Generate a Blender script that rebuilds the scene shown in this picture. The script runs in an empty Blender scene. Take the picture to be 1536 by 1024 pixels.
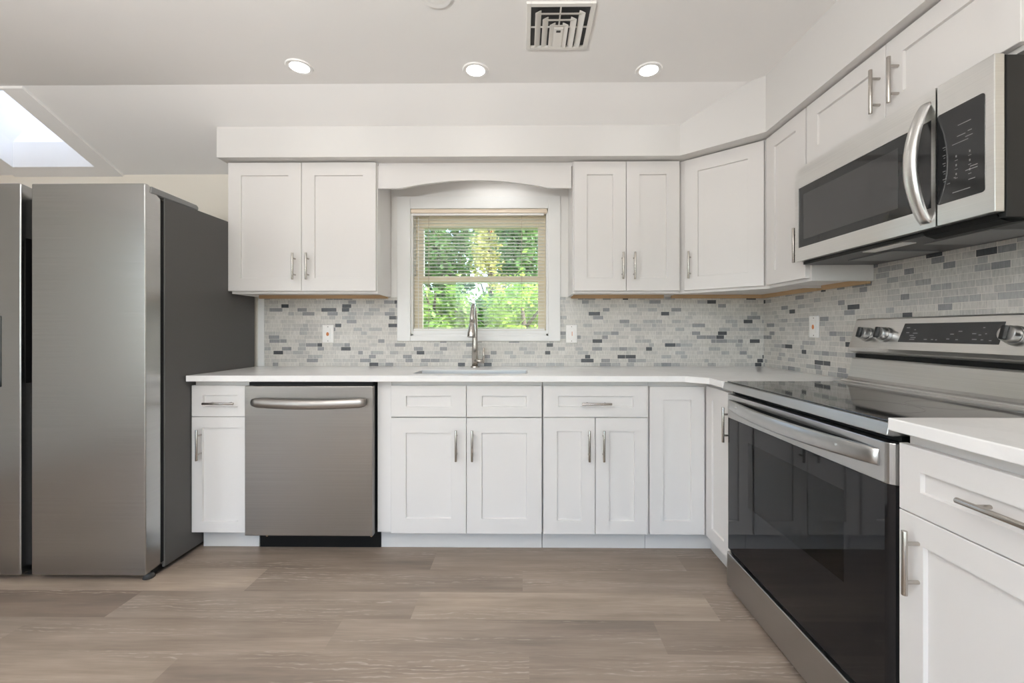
import bpy, bmesh, math, random
from mathutils import Vector, Matrix
random.seed(7)
sc = bpy.context.scene
COL = sc.collection
R = math.radians

# ------------------------------------------------------------------ camera, sky, sun, exposure
CAM_H = 1.135
cam_d = bpy.data.cameras.new('camera'); cam = bpy.data.objects.new('camera', cam_d); COL.objects.link(cam)
cam_d.sensor_width = 36.0; cam_d.lens = 640.0 / 1536.0 * 36.0
cam_d.shift_x = -11.0 / 1536.0; cam_d.shift_y = -15.0 / 1536.0
cam_d.clip_start = 0.02
cam.location = (0, 0, CAM_H); cam.rotation_euler = (R(90), 0, math.atan(6 / 640.0))
sc.camera = cam

sc.view_settings.view_transform = 'Standard'; sc.view_settings.look = 'None'
sc.view_settings.exposure = 0.12; sc.view_settings.gamma = 1.0; sc.view_settings.use_curve_mapping = False
sc.cycles.use_denoising = True
sc.cycles.max_bounces = 14; sc.cycles.diffuse_bounces = 7; sc.cycles.glossy_bounces = 5
sc.cycles.transparent_max_bounces = 24; sc.cycles.sample_clamp_indirect = 8.0

w = bpy.data.worlds.new('sky'); sc.world = w; w.use_nodes = True
wn = w.node_tree.nodes; wl = w.node_tree.links
sky = wn.new('ShaderNodeTexSky'); sky.sky_type = 'NISHITA'; sky.sun_disc = False
sky.sun_elevation = R(48); sky.sun_rotation = R(80); sky.air_density = 1.0; sky.dust_density = 1.5
wl.new(sky.outputs[0], wn['Background'].inputs[0]); wn['Background'].inputs[1].default_value = 1.0

def light(name, kind, energy, loc, rot, size=None, size_y=None, color=(1, 1, 1), parent=None, spread=None, shape=None):
    d = bpy.data.lights.new(name, kind); d.energy = energy; d.color = color
    if kind == 'AREA':
        d.shape = shape or 'RECTANGLE'; d.size = size; d.size_y = size_y or size
        if spread: d.spread = spread
    o = bpy.data.objects.new(name, d); COL.objects.link(o)
    o.location = loc; o.rotation_euler = rot
    if parent is not None:
        o.parent = parent; o.location = Vector(loc) - WP[parent.name]
    return o
sun = light('sun', 'SUN', 7.5, (6, 3, 8), (R(40), 0, R(62)), color=(1.0, 0.95, 0.85)); sun.data.angle = R(1)
# added fill lamps for daylight from assumed, unseen openings behind and left
REAR_FILL = light('rear_fill_light', 'AREA', 37, (-0.1, -3.42, 1.35), (R(90), 0, R(180)), 2.6, 1.9, (1.0, 1.0, 1.0))
SIDE_FILL = light('side_fill_light', 'AREA', 24, (-4.12, -2.45, 1.40), (R(90), 0, R(-90)), 1.6, 1.7, (0.98, 0.99, 1.0))
# added unseen uplight behind the camera, brightening the ceiling like a bounce flash
CEILING_FILL = light('ceiling_fill_uplight', 'AREA', 156, (-1.1, -.8, 1.55), (R(180), 0, 0), .5, .5, (1.0, 1.0, 1.0))

# ------------------------------------------------------------------ materials
def mat(name, col=(.8, .8, .8), rough=.5, metal=0.0, spec=.5, coat=0.0):
    m = bpy.data.materials.new(name); m.use_nodes = True
    b = m.node_tree.nodes['Principled BSDF']
    b.inputs['Base Color'].default_value = (*col, 1); b.inputs['Roughness'].default_value = rough
    b.inputs['Metallic'].default_value = metal; b.inputs['Specular IOR Level'].default_value = spec
    b.inputs['Coat Weight'].default_value = coat
    return m
class N:
    """small node-tree helper"""
    def __init__(s, m): s.t = m.node_tree; s.b = s.t.nodes.get('Principled BSDF')
    def n(s, typ, **kw):
        x = s.t.nodes.new(typ)
        for k, v in kw.items(): setattr(x, k, v)
        return x
    def l(s, a, b): s.t.links.new(a, b)
    def math(s, op, a, b=None, c=None):
        x = s.n('ShaderNodeMath', operation=op)
        for i, v in enumerate((a, b, c)):
            if v is None: continue
            if isinstance(v, (int, float)): x.inputs[i].default_value = v
            else: s.l(v, x.inputs[i])
        return x.outputs[0]
    def noise(s, vec, scale, detail=3, rough=.55):
        x = s.n('ShaderNodeTexNoise'); x.inputs['Scale'].default_value = scale
        x.inputs['Detail'].default_value = detail; x.inputs['Roughness'].default_value = rough
        if vec is not None: s.l(vec, x.inputs['Vector'])
        return x.outputs['Fac']
    def mapping(s, scale=(1, 1, 1), loc=(0, 0, 0), src='Object'):
        tc = s.n('ShaderNodeTexCoord'); mp = s.n('ShaderNodeMapping')
        mp.inputs['Scale'].default_value = scale; mp.inputs['Location'].default_value = loc
        s.l(tc.outputs[src], mp.inputs['Vector']); return mp.outputs[0]
    def ramp(s, fac, stops, interp='LINEAR'):
        r = s.n('ShaderNodeValToRGB'); r.color_ramp.interpolation = interp
        e = r.color_ramp.elements
        while len(e) < len(stops): e.new(0.5)
        for i, (p, c) in enumerate(stops): e[i].position = p; e[i].color = (*c, 1)
        s.l(fac, r.inputs[0]); return r.outputs[0]
    def mix(s, fac, a, b, mode='MIX'):
        x = s.n('ShaderNodeMix', data_type='RGBA', blend_type=mode)
        for sock, v in ((x.inputs[0], fac), (x.inputs[6], a), (x.inputs[7], b)):
            if isinstance(v, (int, float)): sock.default_value = v
            elif isinstance(v, tuple): sock.default_value = (*v, 1)
            else: s.l(v, sock)
        return x.outputs[2]
    def bump(s, h, strength=.2, dist=.002):
        x = s.n('ShaderNodeBump'); x.inputs['Strength'].default_value = strength; x.inputs['Distance'].default_value = dist
        s.l(h, x.inputs['Height']); s.l(x.outputs[0], s.b.inputs['Normal'])

def paint(name, col, rough=.45, bump=.03, scale=120):
    m = mat(name, col, rough, spec=.35); k = N(m)
    h = k.noise(k.mapping(), scale, 2); k.bump(h, bump, .001)
    v = k.noise(k.mapping(), 1.3, 2)
    c = k.ramp(v, [(0.3, tuple(x * .985 for x in col)), (0.7, tuple(min(1, x * 1.01) for x in col))])
    k.l(c, k.b.inputs['Base Color']); return m
def steel(name, col, rough, scale=(1.5, 1.5, 260), var=.06):
    m = mat(name, col, rough, 1.0); k = N(m)
    v = k.noise(k.mapping(scale), 1.0, 3, .6)
    k.l(k.math('MULTIPLY_ADD', v, var, rough - var / 2), k.b.inputs['Roughness'])
    c = k.ramp(v, [(.3, tuple(x * .95 for x in col)), (.7, tuple(x * 1.04 for x in col))])
    k.l(c, k.b.inputs['Base Color']); k.bump(v, .015, .0006); return m

M = {}
M['white'] = paint('white_cabinet_paint', (.735, .717, .702), .38, .01, 60)
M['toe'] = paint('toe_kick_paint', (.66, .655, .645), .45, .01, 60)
M['trimwhite'] = paint('white_trim_paint', (.81, .81, .80), .40, .01)
M['wall'] = paint('cream_wall_paint', (.83, .785, .70), .6, .05)
M['walltaupe'] = paint('taupe_wall_paint', (.42, .405, .38), .6, .04)
M['wallwhite'] = paint('white_wall_paint', (.81, .80, .78), .55, .04)
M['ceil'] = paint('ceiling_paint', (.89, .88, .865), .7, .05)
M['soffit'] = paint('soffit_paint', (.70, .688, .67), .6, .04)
M['shaft'] = paint('skylight_shaft_paint', (.85, .86, .88), .6, .02)
M['handle'] = steel('brushed_nickel', (.50, .47, .435), .25, (2, 2, 2), .02)
M['fridge'] = steel('fridge_stainless', (.47, .47, .46), .24, (1.2, 1.2, 240), .05)
M['fridgeside'] = mat('dark_grey_fridge_paint', (.088, .085, .082), .42, 0.0, .25)
M['fridgedark'] = mat('dark_grey_plastic', (.05, .05, .05), .5)
M['hinge'] = mat('grey_hinge_plastic', (.22, .22, .22), .4)
M['dw'] = steel('dishwasher_stainless', (.35, .335, .315), .30, (1.2, 1.2, 240), .05)
M['range'] = steel('range_stainless', (.50, .497, .49), .30, (240, 1.2, 1.2), .05)
M['mw'] = steel('microwave_stainless', (.74, .735, .72), .30, (1.2, 1.2, 240), .05)
M['black'] = mat('black_plastic', (.006, .006, .006), .5, 0, .2)
M['blackmetal'] = mat('black_enamel', (.012, .012, .012), .3, 0, .35)
M['dwhandle'] = steel('dishwasher_handle_stainless', (.42, .395, .37), .42, (1.2, 1.2, 240), .04)
M['glassblack'] = mat('black_glass', (.008, .008, .009), .04, 0, .35)
M['cooktop'] = mat('black_ceramic_glass', (.014, .014, .015), .05, 0, .8)
M['display'] = mat('dark_display_glass', (.020, .021, .022), .06, 0, .5)
M['marking'] = mat('light_grey_print', (.25, .25, .25), .5)
M['keyprint'] = mat('white_key_print', (.24, .24, .24), .5)
M['rawwood'] = mat('raw_plywood', (.50, .34, .19), .6)
M['plate'] = mat('white_plastic_plate', (.84, .83, .81), .35)
M['orange'] = mat('rust_orange_print', (.55, .20, .07), .5)
M['darkprint'] = mat('dark_print', (.15, .13, .12), .5)
M['lens'] = mat('lamp_lens', (.9, .9, .9), .5)
_b = M['lens'].node_tree.nodes['Principled BSDF']; _b.inputs['Emission Color'].default_value = (1, .985, .96, 1); _b.inputs['Emission Strength'].default_value = 6.0
M['vent'] = paint('vent_white_enamel', (.80, .78, .74), .4, .01)
M['ventdark'] = mat('vent_duct_dark', (.05, .05, .05), .7)
M['sash'] = mat('tan_window_sash', (.78, .70, .54), .45)
M['blind'] = mat('ivory_blind_slat', (.88, .85, .79), .4)
M['blindrail'] = mat('tan_blind_rail', (.80, .68, .55), .4)
M['cord'] = mat('tan_cord', (.50, .40, .33), .7)
M['sinksteel'] = steel('sink_stainless', (.68, .68, .67), .42)
M['bark'] = mat('tree_bark', (.10, .07, .05), .9)
M['lawn'] = mat('lawn_green', (.10, .18, .04), .9)

# cabinets interior of oven
M['oven'] = mat('oven_cavity_enamel', (.38, .38, .39), .45)
M['rack'] = mat('chrome_oven_rack', (.75, .75, .75), .2, 1.0)

def glass(name, tint, gloss=.06, rough=.0):
    m = bpy.data.materials.new(name); m.use_nodes = True; t = m.node_tree; t.nodes.clear()
    o = t.nodes.new('ShaderNodeOutputMaterial'); mx = t.nodes.new('ShaderNodeMixShader')
    tr = t.nodes.new('ShaderNodeBsdfTransparent'); gl = t.nodes.new('ShaderNodeBsdfGlossy'); fr = t.nodes.new('ShaderNodeFresnel')
    fr.inputs[0].default_value = 1.5; tr.inputs[0].default_value = (*tint, 1); gl.inputs['Roughness'].default_value = rough
    t.links.new(fr.outputs[0], mx.inputs[0]); t.links.new(tr.outputs[0], mx.inputs[1]); t.links.new(gl.outputs[0], mx.inputs[2])
    t.links.new(mx.outputs[0], o.inputs[0]); return m
M['pane'] = glass('clear_window_glass', (.96, .97, .96))
M['ovenglass'] = glass('tinted_oven_glass', (.80, .80, .81))
M['mwglass'] = glass('tinted_microwave_glass', (.5, .5, .5))
m = bpy.data.materials.new('frosted_skylight_acrylic'); m.use_nodes = True; t = m.node_tree; t.nodes.clear()
o_ = t.nodes.new('ShaderNodeOutputMaterial'); tl = t.nodes.new('ShaderNodeBsdfTranslucent'); tl.inputs[0].default_value = (.74, .74, .73, 1)
t.links.new(tl.outputs[0], o_.inputs[0]); M['acrylic'] = m

def quartz():
    m = mat('white_quartz', (.83, .825, .81), .16, spec=.5); k = N(m)
    v = k.noise(k.mapping((1, 1, 1)), 2.2, 6, .6)
    c = k.ramp(v, [(.40, (.90, .89, .88)), (.50, (.86, .85, .84)), (.53, (.90, .89, .88))])
    k.l(c, k.b.inputs['Base Color']); return m
M['quartz'] = quartz()

def tile(name, axis):
    """mosaic of thin stone strips: rows 24.7 mm high, random strip lengths, a few charcoal pieces"""
    m = mat(name, (.6, .6, .58), .28, spec=.5); k = N(m)
    tc = k.n('ShaderNodeTexCoord'); sp = k.n('ShaderNodeSeparateXYZ'); k.l(tc.outputs['Object'], sp.inputs[0])
    u, z = sp.outputs[axis], sp.outputs[2]
    zr = k.math('DIVIDE', z, .0247); row = k.math('FLOOR', zr); fz = k.math('FRACT', zr)
    def wn(a, b, c=0.0):
        cb = k.n('ShaderNodeCombineXYZ')
        for i, v in enumerate((a, b, c)):
            if isinstance(v, (int, float)): cb.inputs[i].default_value = v
            else: k.l(v, cb.inputs[i])
        x = k.n('ShaderNodeTexWhiteNoise', noise_dimensions='3D'); k.l(cb.outputs[0], x.inputs[0]); return x.outputs[0]
    L = .170
    ur = k.math('ADD', k.math('DIVIDE', u, L), k.math('MULTIPLY', wn(row, 3.7), 7.0))
    cell = k.math('FLOOR', ur); fu = k.math('FRACT', ur)
    s1 = k.math('MULTIPLY_ADD', wn(cell, row, 11.0), .22, .22)     # two cuts per cell -> three strips
    s2 = k.math('MULTIPLY_ADD', wn(cell, row, 23.0), .22, .60)
    a = k.math('GREATER_THAN', fu, s1); b = k.math('GREATER_THAN', fu, s2)
    sub = k.math('ADD', a, b)
    rnd = wn(cell, row, k.math('ADD', sub, 40.0))
    d = k.math('MINIMUM', k.math('MINIMUM', fu, k.math('SUBTRACT', 1.0, fu)),
               k.math('MINIMUM', k.math('ABSOLUTE', k.math('SUBTRACT', fu, s1)), k.math('ABSOLUTE', k.math('SUBTRACT', fu, s2))))
    dz = k.math('MINIMUM', fz, k.math('SUBTRACT', 1.0, fz))
    g = k.math('MINIMUM', k.math('MULTIPLY', d, L), k.math('MULTIPLY', dz, .0247))
    grout = k.math('LESS_THAN', g, .00085)
    base = k.ramp(rnd, [(0.0, (.57, .555, .52)), (.30, (.50, .49, .47)), (.52, (.61, .595, .56)), (.68, (.40, .40, .395)),
                        (.80, (.54, .53, .50)), (.875, (.27, .275, .28)), (.948, (.075, .08, .088))], 'CONSTANT')
    st = k.noise(k.mapping(((170, 4, 30) if axis == 0 else (4, 170, 30))), 1.0, 3, .6)
    base = k.mix(1.0, base, k.ramp(st, [(.28, (.78, .78, .78)), (.72, (1.14, 1.14, 1.14))]), 'MULTIPLY')
    k.l(k.mix(grout, base, (.68, .65, .60)), k.b.inputs['Base Color'])
    k.l(k.math('MULTIPLY_ADD', grout, .5, .25), k.b.inputs['Roughness'])
    k.bump(k.math('SUBTRACT', 1.0, grout), .35, .002)
    return m
M['tileback'] = tile('grey_stone_mosaic', 0); M['tileright'] = tile('grey_stone_mosaic_side', 1)

def floor_mat():
    m = mat('grey_oak_vinyl', (.3, .25, .2), .33, spec=.4); k = N(m)
    at = k.n('ShaderNodeAttribute', attribute_name='tone'); ao = k.n('ShaderNodeAttribute', attribute_name='shift')
    tc = k.n('ShaderNodeTexCoord'); cb = k.n('ShaderNodeCombineXYZ')
    k.l(ao.outputs['Fac'], cb.inputs[0]); k.l(ao.outputs['Fac'], cb.inputs[2])
    va = k.n('ShaderNodeVectorMath', operation='ADD'); k.l(tc.outputs['Object'], va.inputs[0]); k.l(cb.outputs[0], va.inputs[1])
    def mp(s):
        x = k.n('ShaderNodeMapping'); x.inputs['Scale'].default_value = s; k.l(va.outputs[0], x.inputs[0]); return x.outputs[0]
    g1 = k.noise(mp((1.6, 26, 1)), 1.0, 6, .62)        # long grain
    g2 = k.noise(mp((9, 150, 1)), 1.0, 3, .6)          # fine pores
    g3 = k.noise(mp((1.1, 5, 1)), 1.3, 4, .55)         # broad mottling
    c = k.ramp(at.outputs['Fac'], [(0, (.165, .123, .094)), (.5, (.285, .229, .184)), (1, (.410, .330, .254))])
    c = k.mix(1.0, c, k.ramp(g3, [(.25, (.68, .68, .69)), (.75, (1.25, 1.25, 1.26))]), 'MULTIPLY')
    c = k.mix(1.0, c, k.ramp(g1, [(.25, (.74, .73, .72)), (.8, (1.22, 1.22, 1.22))]), 'MULTIPLY')
    c = k.mix(1.0, c, k.ramp(g2, [(.3, (.93, .93, .93)), (.7, (1.06, 1.06, 1.06))]), 'MULTIPLY')
    # cathedral grain: pale limed veins that come and go
    wv = k.n('ShaderNodeTexWave', wave_type='BANDS', bands_direction='Y'); wv.inputs['Scale'].default_value = 9.0
    wv.inputs['Distortion'].default_value = 9.0; wv.inputs['Detail'].default_value = 3.0; wv.inputs['Detail Scale'].default_value = 1.1
    k.l(mp((.55, 1.9, 1)), wv.inputs['Vector'])
    vein = k.ramp(wv.outputs['Fac'], [(.80, (0, 0, 0)), (.97, (1, 1, 1))])
    mask = k.ramp(k.noise(mp((.75, 9, 1)), 1.0, 2), [(.50, (0, 0, 0)), (.64, (1, 1, 1))])
    br = k.ramp(k.noise(mp((24, 60, 1)), 1.0, 3), [(.38, (0, 0, 0)), (.62, (1, 1, 1))])
    f = k.math('MULTIPLY', k.math('MULTIPLY', vein, mask), k.math('MULTIPLY', br, .62))
    c = k.mix(f, c, (.52, .45, .39))
    k.l(c, k.b.inputs['Base Color'])
    k.l(k.math('MULTIPLY_ADD', g1, .16, .30), k.b.inputs['Roughness'])
    k.bump(g2, .05, .001); return m
M['floor'] = floor_mat()

def leaf(name, c1, c2):
    m = bpy.data.materials.new(name); m.use_nodes = True; t = m.node_tree; b = t.nodes['Principled BSDF']; k = N(m)
    v = k.noise(k.mapping((1, 1, 1)), 5.0, 3, .7)
    c = k.ramp(v, [(.35, c1), (.65, c2)])
    b.inputs['Roughness'].default_value = .5; k.l(c, b.inputs['Base Color'])
    tr = t.nodes.new('ShaderNodeBsdfTranslucent'); k.l(c, tr.inputs[0])
    mx = t.nodes.new('ShaderNodeMixShader'); mx.inputs[0].default_value = .45
    t.links.new(b.outputs[0], mx.inputs[1]); t.links.new(tr.outputs[0], mx.inputs[2])
    t.links.new(mx.outputs[0], t.nodes['Material Output'].inputs[0]); return m
M['leafdark'] = leaf('dark_green_leaves', (.05, .13, .03), (.18, .34, .07))
M['leafmid'] = leaf('mid_green_leaves', (.14, .28, .05), (.40, .56, .12))
M['leaflime'] = leaf('lime_leaves', (.28, .46, .05), (.58, .72, .12))
M['leafpale'] = leaf('pale_yellow_leaves', (.52, .52, .16), (.82, .78, .38))
M['leafred'] = leaf('orange_red_leaves', (.45, .10, .03), (.75, .30, .10))

# ------------------------------------------------------------------ mesh helpers
WP = {}                                   # world position of every built object's origin
class MB:
    def __init__(s, m=None): s.bm = bmesh.new(); s.m = m or Matrix.Identity(4)
    def v(s, p): return s.bm.verts.new(s.m @ Vector(p))
    def face(s, vs, smooth=False):
        try:
            f = s.bm.faces.new(vs); f.smooth = smooth; return f
        except ValueError: return None
    def box(s, x0, x1, y0, y1, z0, z1):
        v = [s.v((x, y, z)) for z in (z0, z1) for y in (y0, y1) for x in (x0, x1)]
        for q in ((0, 2, 3, 1), (4, 5, 7, 6), (0, 1, 5, 4), (2, 6, 7, 3), (0, 4, 6, 2), (1, 3, 7, 5)): s.face([v[i] for i in q])
        return s
    def hexa(s, p):                        # 8 points: 4 bottom, 4 top, same winding
        v = [s.v(q) for q in p]
        for q in ((3, 2, 1, 0), (4, 5, 6, 7), (0, 1, 5, 4), (1, 2, 6, 5), (2, 3, 7, 6), (3, 0, 4, 7)): s.face([v[i] for i in q])
        return s
    def prism(s, poly, fn, a, b):          # poly of 2-D points; fn(p, t) -> 3-D ; t from a to b
        A = [s.v(fn(p, a)) for p in poly]; B = [s.v(fn(p, b)) for p in poly]; n = len(poly)
        s.face(A[::-1]); s.face(B)
        for i in range(n): s.face([A[i], A[(i + 1) % n], B[(i + 1) % n], B[i]])
        return s
    def cyl(s, p0, p1, r0, r1=None, n=20, caps=True):
        r1 = r0 if r1 is None else r1
        p0, p1 = Vector(p0), Vector(p1); d = (p1 - p0).normalized()
        a = d.orthogonal().normalized(); b = d.cross(a)
        A, B = [], []
        for i in range(n):
            t = 2 * math.pi * i / n; o = a * math.cos(t) + b * math.sin(t)
            A.append(s.v(p0 + o * r0)); B.append(s.v(p1 + o * r1))
        for i in range(n): s.face([A[i], A[(i + 1) % n], B[(i + 1) % n], B[i]], True)
        if caps: s.face(A[::-1]); s.face(B)
        return s
    def tube(s, pts, rad, n=16, sx=1.0):
        pts = [Vector(p) for p in pts]; rings = []
        ref = None
        for i, p in enumerate(pts):
            d = (pts[min(i + 1, len(pts) - 1)] - pts[max(i - 1, 0)]).normalized()
            if ref is None: ref = d.orthogonal().normalized()
            a = (ref - d * ref.dot(d)).normalized(); b = d.cross(a); ref = a
            r = rad[i] if isinstance(rad, (list, tuple)) else rad
            rings.append([s.v(p + (a * math.cos(2 * math.pi * j / n) + b * math.sin(2 * math.pi * j / n)) * r) for j in range(n)])
        for A, B in zip(rings, rings[1:]):
            for j in range(n): s.face([A[j], A[(j + 1) % n], B[(j + 1) % n], B[j]], True)
        s.face(rings[0][::-1]); s.face(rings[-1]); return s
    def shaker(s, x0, x1, z0, z1, rail, rz=None, th=.02, rec=.009, y=0.0, bev=.0022):
        """slab with a recessed centre panel on its front (front at y, slab goes to y+th)"""
        rz = rail if rz is None else rz
        def ring(ix, yy, iz=None):
            iz = ix if iz is None else iz
            return [s.v(p) for p in ((x0 + ix, yy, z0 + iz), (x1 - ix, yy, z0 + iz), (x1 - ix, yy, z1 - iz), (x0 + ix, yy, z1 - iz))]
        b = ring(0, y + th); f0 = ring(0, y + .0015); f = ring(.0015, y); i0 = ring(rail, y, rz); i1 = ring(rail + bev, y + rec, rz + bev)
        s.face(b[::-1])
        for A, B in ((b, f0), (f0, f), (f, i0), (i0, i1)):
            for i in range(4): s.face([A[i], A[(i + 1) % 4], B[(i + 1) % 4], B[i]])
        s.face(i1); return s

def obj(name, mb, material, parent=None, bevel=0.0, seg=2):
    bm = mb.bm
    bmesh.ops.recalc_face_normals(bm, faces=bm.faces)
    xs = [v.co for v in bm.verts]
    lo = Vector((min(p.x for p in xs), min(p.y for p in xs), min(p.z for p in xs)))
    hi = Vector((max(p.x for p in xs), max(p.y for p in xs), max(p.z for p in xs)))
    c = Vector(((lo.x + hi.x) / 2, (lo.y + hi.y) / 2, lo.z))
    for v in bm.verts: v.co -= c
    me = bpy.data.meshes.new(name); bm.to_mesh(me); bm.free()
    me.materials.append(M[material] if isinstance(material, str) else material)
    o = bpy.data.objects.new(name, me); COL.objects.link(o)
    WP[o.name] = c
    if parent is not None: o.parent = parent; o.location = c - WP[parent.name]
    else: o.location = c
    if bevel:
        b = o.modifiers.new('bevel', 'BEVEL'); b.width = bevel; b.segments = seg; b.limit_method = 'ANGLE'; b.angle_limit = R(40); b.harden_normals = False
    return o
def tag(o, label, cat, group=None, kind=None):
    o['label'] = label; o['category'] = cat
    if group: o['group'] = group
    if kind: o['kind'] = kind
    return o
def thing(name, label, cat, loc, group=None, kind=None):
    o = bpy.data.objects.new(name, None); COL.objects.link(o); o.location = loc; o.empty_display_size = .1
    WP[o.name] = Vector(loc)
    return tag(o, label, cat, group, kind)
def struct(name, mb, material, label, cat, parent=None, bevel=0.0):
    return tag(obj(name, mb, material, parent, bevel), label, cat, None, 'structure')

# ------------------------------------------------------------------ the room
YW, XR = 2.71, 1.522                     # back wall, right wall
XL, YR = -4.2, -3.5                      # walls outside the frame
ZC, YC = 2.39, 2.155                     # flat ceiling, crease where it starts to slope down
def ceil_z(y): return ZC if y <= YC else ZC - (y - YC) * .4523
WX0, WX1, WZ0, WZ1 = -.715, .157, 1.108, 1.912      # kitchen window opening

# floor: planks running left to right, one quad each
fb = MB(); bm = fb.bm
tl_ = bm.faces.layers.float.new('tone'); sl_ = bm.faces.layers.float.new('shift')
known = {0: -.446, -1: -.712, -2: .02, 1: -.003, 2: .775}
tones = {(0, -2): .10, (0, -1): .50, (0, 0): .74, (0, 1): .36, (-1, -1): .42, (-1, 0): .50, (-1, 1): .34, (-2, -1): .42, (-2, 0): .46, (-2, -2): .56,
         (1, -2): .66, (1, -1): .44, (1, 0): .52, (2, 0): .40, (2, -1): .48, (2, 1): .36}
PW, PL = .175, 1.22
for r in range(-30, 7):
    y0 = 1.68 + r * PW; y1 = y0 + PW
    y0, y1 = max(y0, YR), min(y1, YW)
    if y1 - y0 < .001: continue
    j = known.get(r, random.uniform(0, PL))
    for i in range(-5, 4):
        x0 = j + i * PL; x1 = x0 + PL
        x0, x1 = max(x0, XL), min(x1, XR)
        if x1 - x0 < .001: continue
        f = fb.face([fb.v((x0, y0, 0)), fb.v((x1, y0, 0)), fb.v((x1, y1, 0)), fb.v((x0, y1, 0))])
        f[tl_] = tones.get((r, i), random.uniform(.36, .60)); f[sl_] = random.uniform(0, 40)
o = struct('floor', fb, 'floor', 'grey-brown oak plank floor running along the cabinets', 'floor')
sub = MB(); sub.box(XL, XR, YR, YW, -.12, -.004)
obj('subfloor', sub, 'black', o)

b = MB()
b.box(XL, WX0, YW, YW + .12, 0, 2.20); b.box(WX1, XR + .12, YW, YW + .12, 0, 2.20)
b.box(WX0, WX1, YW, YW + .12, 0, WZ0); b.box(WX0, WX1, YW, YW + .12, WZ1, 2.20)
struct('wall_back', b, 'wall', 'cream painted wall behind the fridge and window', 'wall')
b = MB(); b.box(XR, XR + .12, YR, YW, 0, 2.5)
struct('wall_right', b, 'wall', 'cream wall behind the range and microwave', 'wall')
b = MB(); b.box(XL - .12, XL, YR, -3.3, 0, 2.5); b.box(XL - .12, XL, -1.6, YW + .12, 0, 2.5)
b.box(XL - .12, XL, -3.3, -1.6, 0, .52); b.box(XL - .12, XL, -3.3, -1.6, 2.28, 2.5)
struct('wall_left', b, 'walltaupe', 'taupe wall with a wide window opening, outside the frame', 'wall')
b = MB(); b.box(XL, -1.45, YR - .12, YR, 0, 2.5); b.box(1.25, XR, YR - .12, YR, 0, 2.5)
b.box(-1.45, 1.25, YR - .12, YR, 0, .36); b.box(-1.45, 1.25, YR - .12, YR, 2.33, 2.5)
struct('wall_rear', b, 'wallwhite', 'white wall with a wide glazed opening, behind the viewer', 'wall')

# ceiling: flat slab, and the sloping part with the skylight hole
SX0, SX1, SY0, SY1 = -3.19, -2.672, 2.165, 2.636       # skylight hole in plan
b = MB(); b.box(XL, XR, YR, YC, ZC, ZC + .12)
def slab(x0, x1, y0, y1, lo=0.0, th=.12, mb=None):
    z0, z1 = ceil_z(y0), ceil_z(y1)
    mb.hexa([(x0, y0, z0 + lo), (x1, y0, z0 + lo), (x1, y1, z1 + lo), (x0, y1, z1 + lo),
             (x0, y0, z0 + lo + th), (x1, y0, z0 + lo + th), (x1, y1, z1 + lo + th), (x0, y1, z1 + lo + th)])
slab(XL, SX0, YC, YW, 0, .12, b); slab(SX1, XR, YC, YW, 0, .12, b); slab(SX0, SX1, YC, SY0, 0, .12, b); slab(SX0, SX1, SY1, YW, 0, .12, b)
struct('ceiling', b, 'ceil', 'off-white ceiling, flat above the room and sloping down to the window wall', 'ceiling')
# raised panel round the skylight
b = MB()
for (x0, x1, y0, y1) in ((-3.265, SX0, YC + .002, YW), (SX1, -2.562, YC + .002, YW), (SX0, SX1, YC + .002, SY0), (SX0, SX1, SY1, YW)):
    z0, z1 = (ceil_z(max(y0, YC)) if y0 > YC else ZC), ceil_z(y1)
    b.hexa([(x0, y0, z0 - .012), (x1, y0, z0 - .012), (x1, y1, z1 - .012), (x0, y1, z1 - .012), (x0, y0, z0 + .01), (x1, y0, z0 + .01), (x1, y1, z1 + .01), (x0, y1, z1 + .01)])
struct('trim_1', b, 'ceil', 'flat raised drywall panel framing the skylight opening', 'trim')
# skylight: shaft walls and frosted dome
wv_ = thing('window_2', 'skylight opening in the sloped ceiling above the fridge', 'skylight', (SX0, SY1, ceil_z(SY1)), None, 'structure')
nrm = Vector((0, .4523, 1)).normalized() * .03
IN = .002
corners = [(SX0 + IN, SY0 + IN), (SX1 - IN, SY0 + IN), (SX1 - IN, SY1 - IN), (SX0 + IN, SY1 - IN)]
c_lo = [Vector((x, y, ceil_z(y) - .012)) for x, y in corners]
lean = [Vector((.05, .12, .30)), Vector((-.02, .12, .30)), Vector((-.02, .10, .22)), Vector((.05, .10, .22))]
c_mid = [p + Vector((0, 0, .155)) for p in c_lo]
c_hi = [p + q for p, q in zip(c_mid, lean)]
out = [Vector((-.03, -.03, 0)), Vector((.03, -.03, 0)), Vector((.03, .03, 0)), Vector((-.03, .03, 0))]
b = MB()
thin = [o_ * .04 for o_ in out]
for lo_, hi_, ou in ((c_lo, c_mid, thin), (c_mid, c_hi, out)):
    for i in range(4):
        j = (i + 1) % 4
        b.hexa([tuple(lo_[i]), tuple(lo_[j]), tuple(lo_[j] + ou[j]), tuple(lo_[i] + ou[i]),
                tuple(hi_[i]), tuple(hi_[j]), tuple(hi_[j] + ou[j]), tuple(hi_[i] + ou[i])])
obj('shaft', b, 'shaft', wv_)
b = MB()
b.hexa([tuple(p + q) for p, q in zip(c_hi, out)] + [tuple(p + q + nrm) for p, q in zip(c_hi, out)])
obj('pane', b, 'acrylic', wv_)

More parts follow.
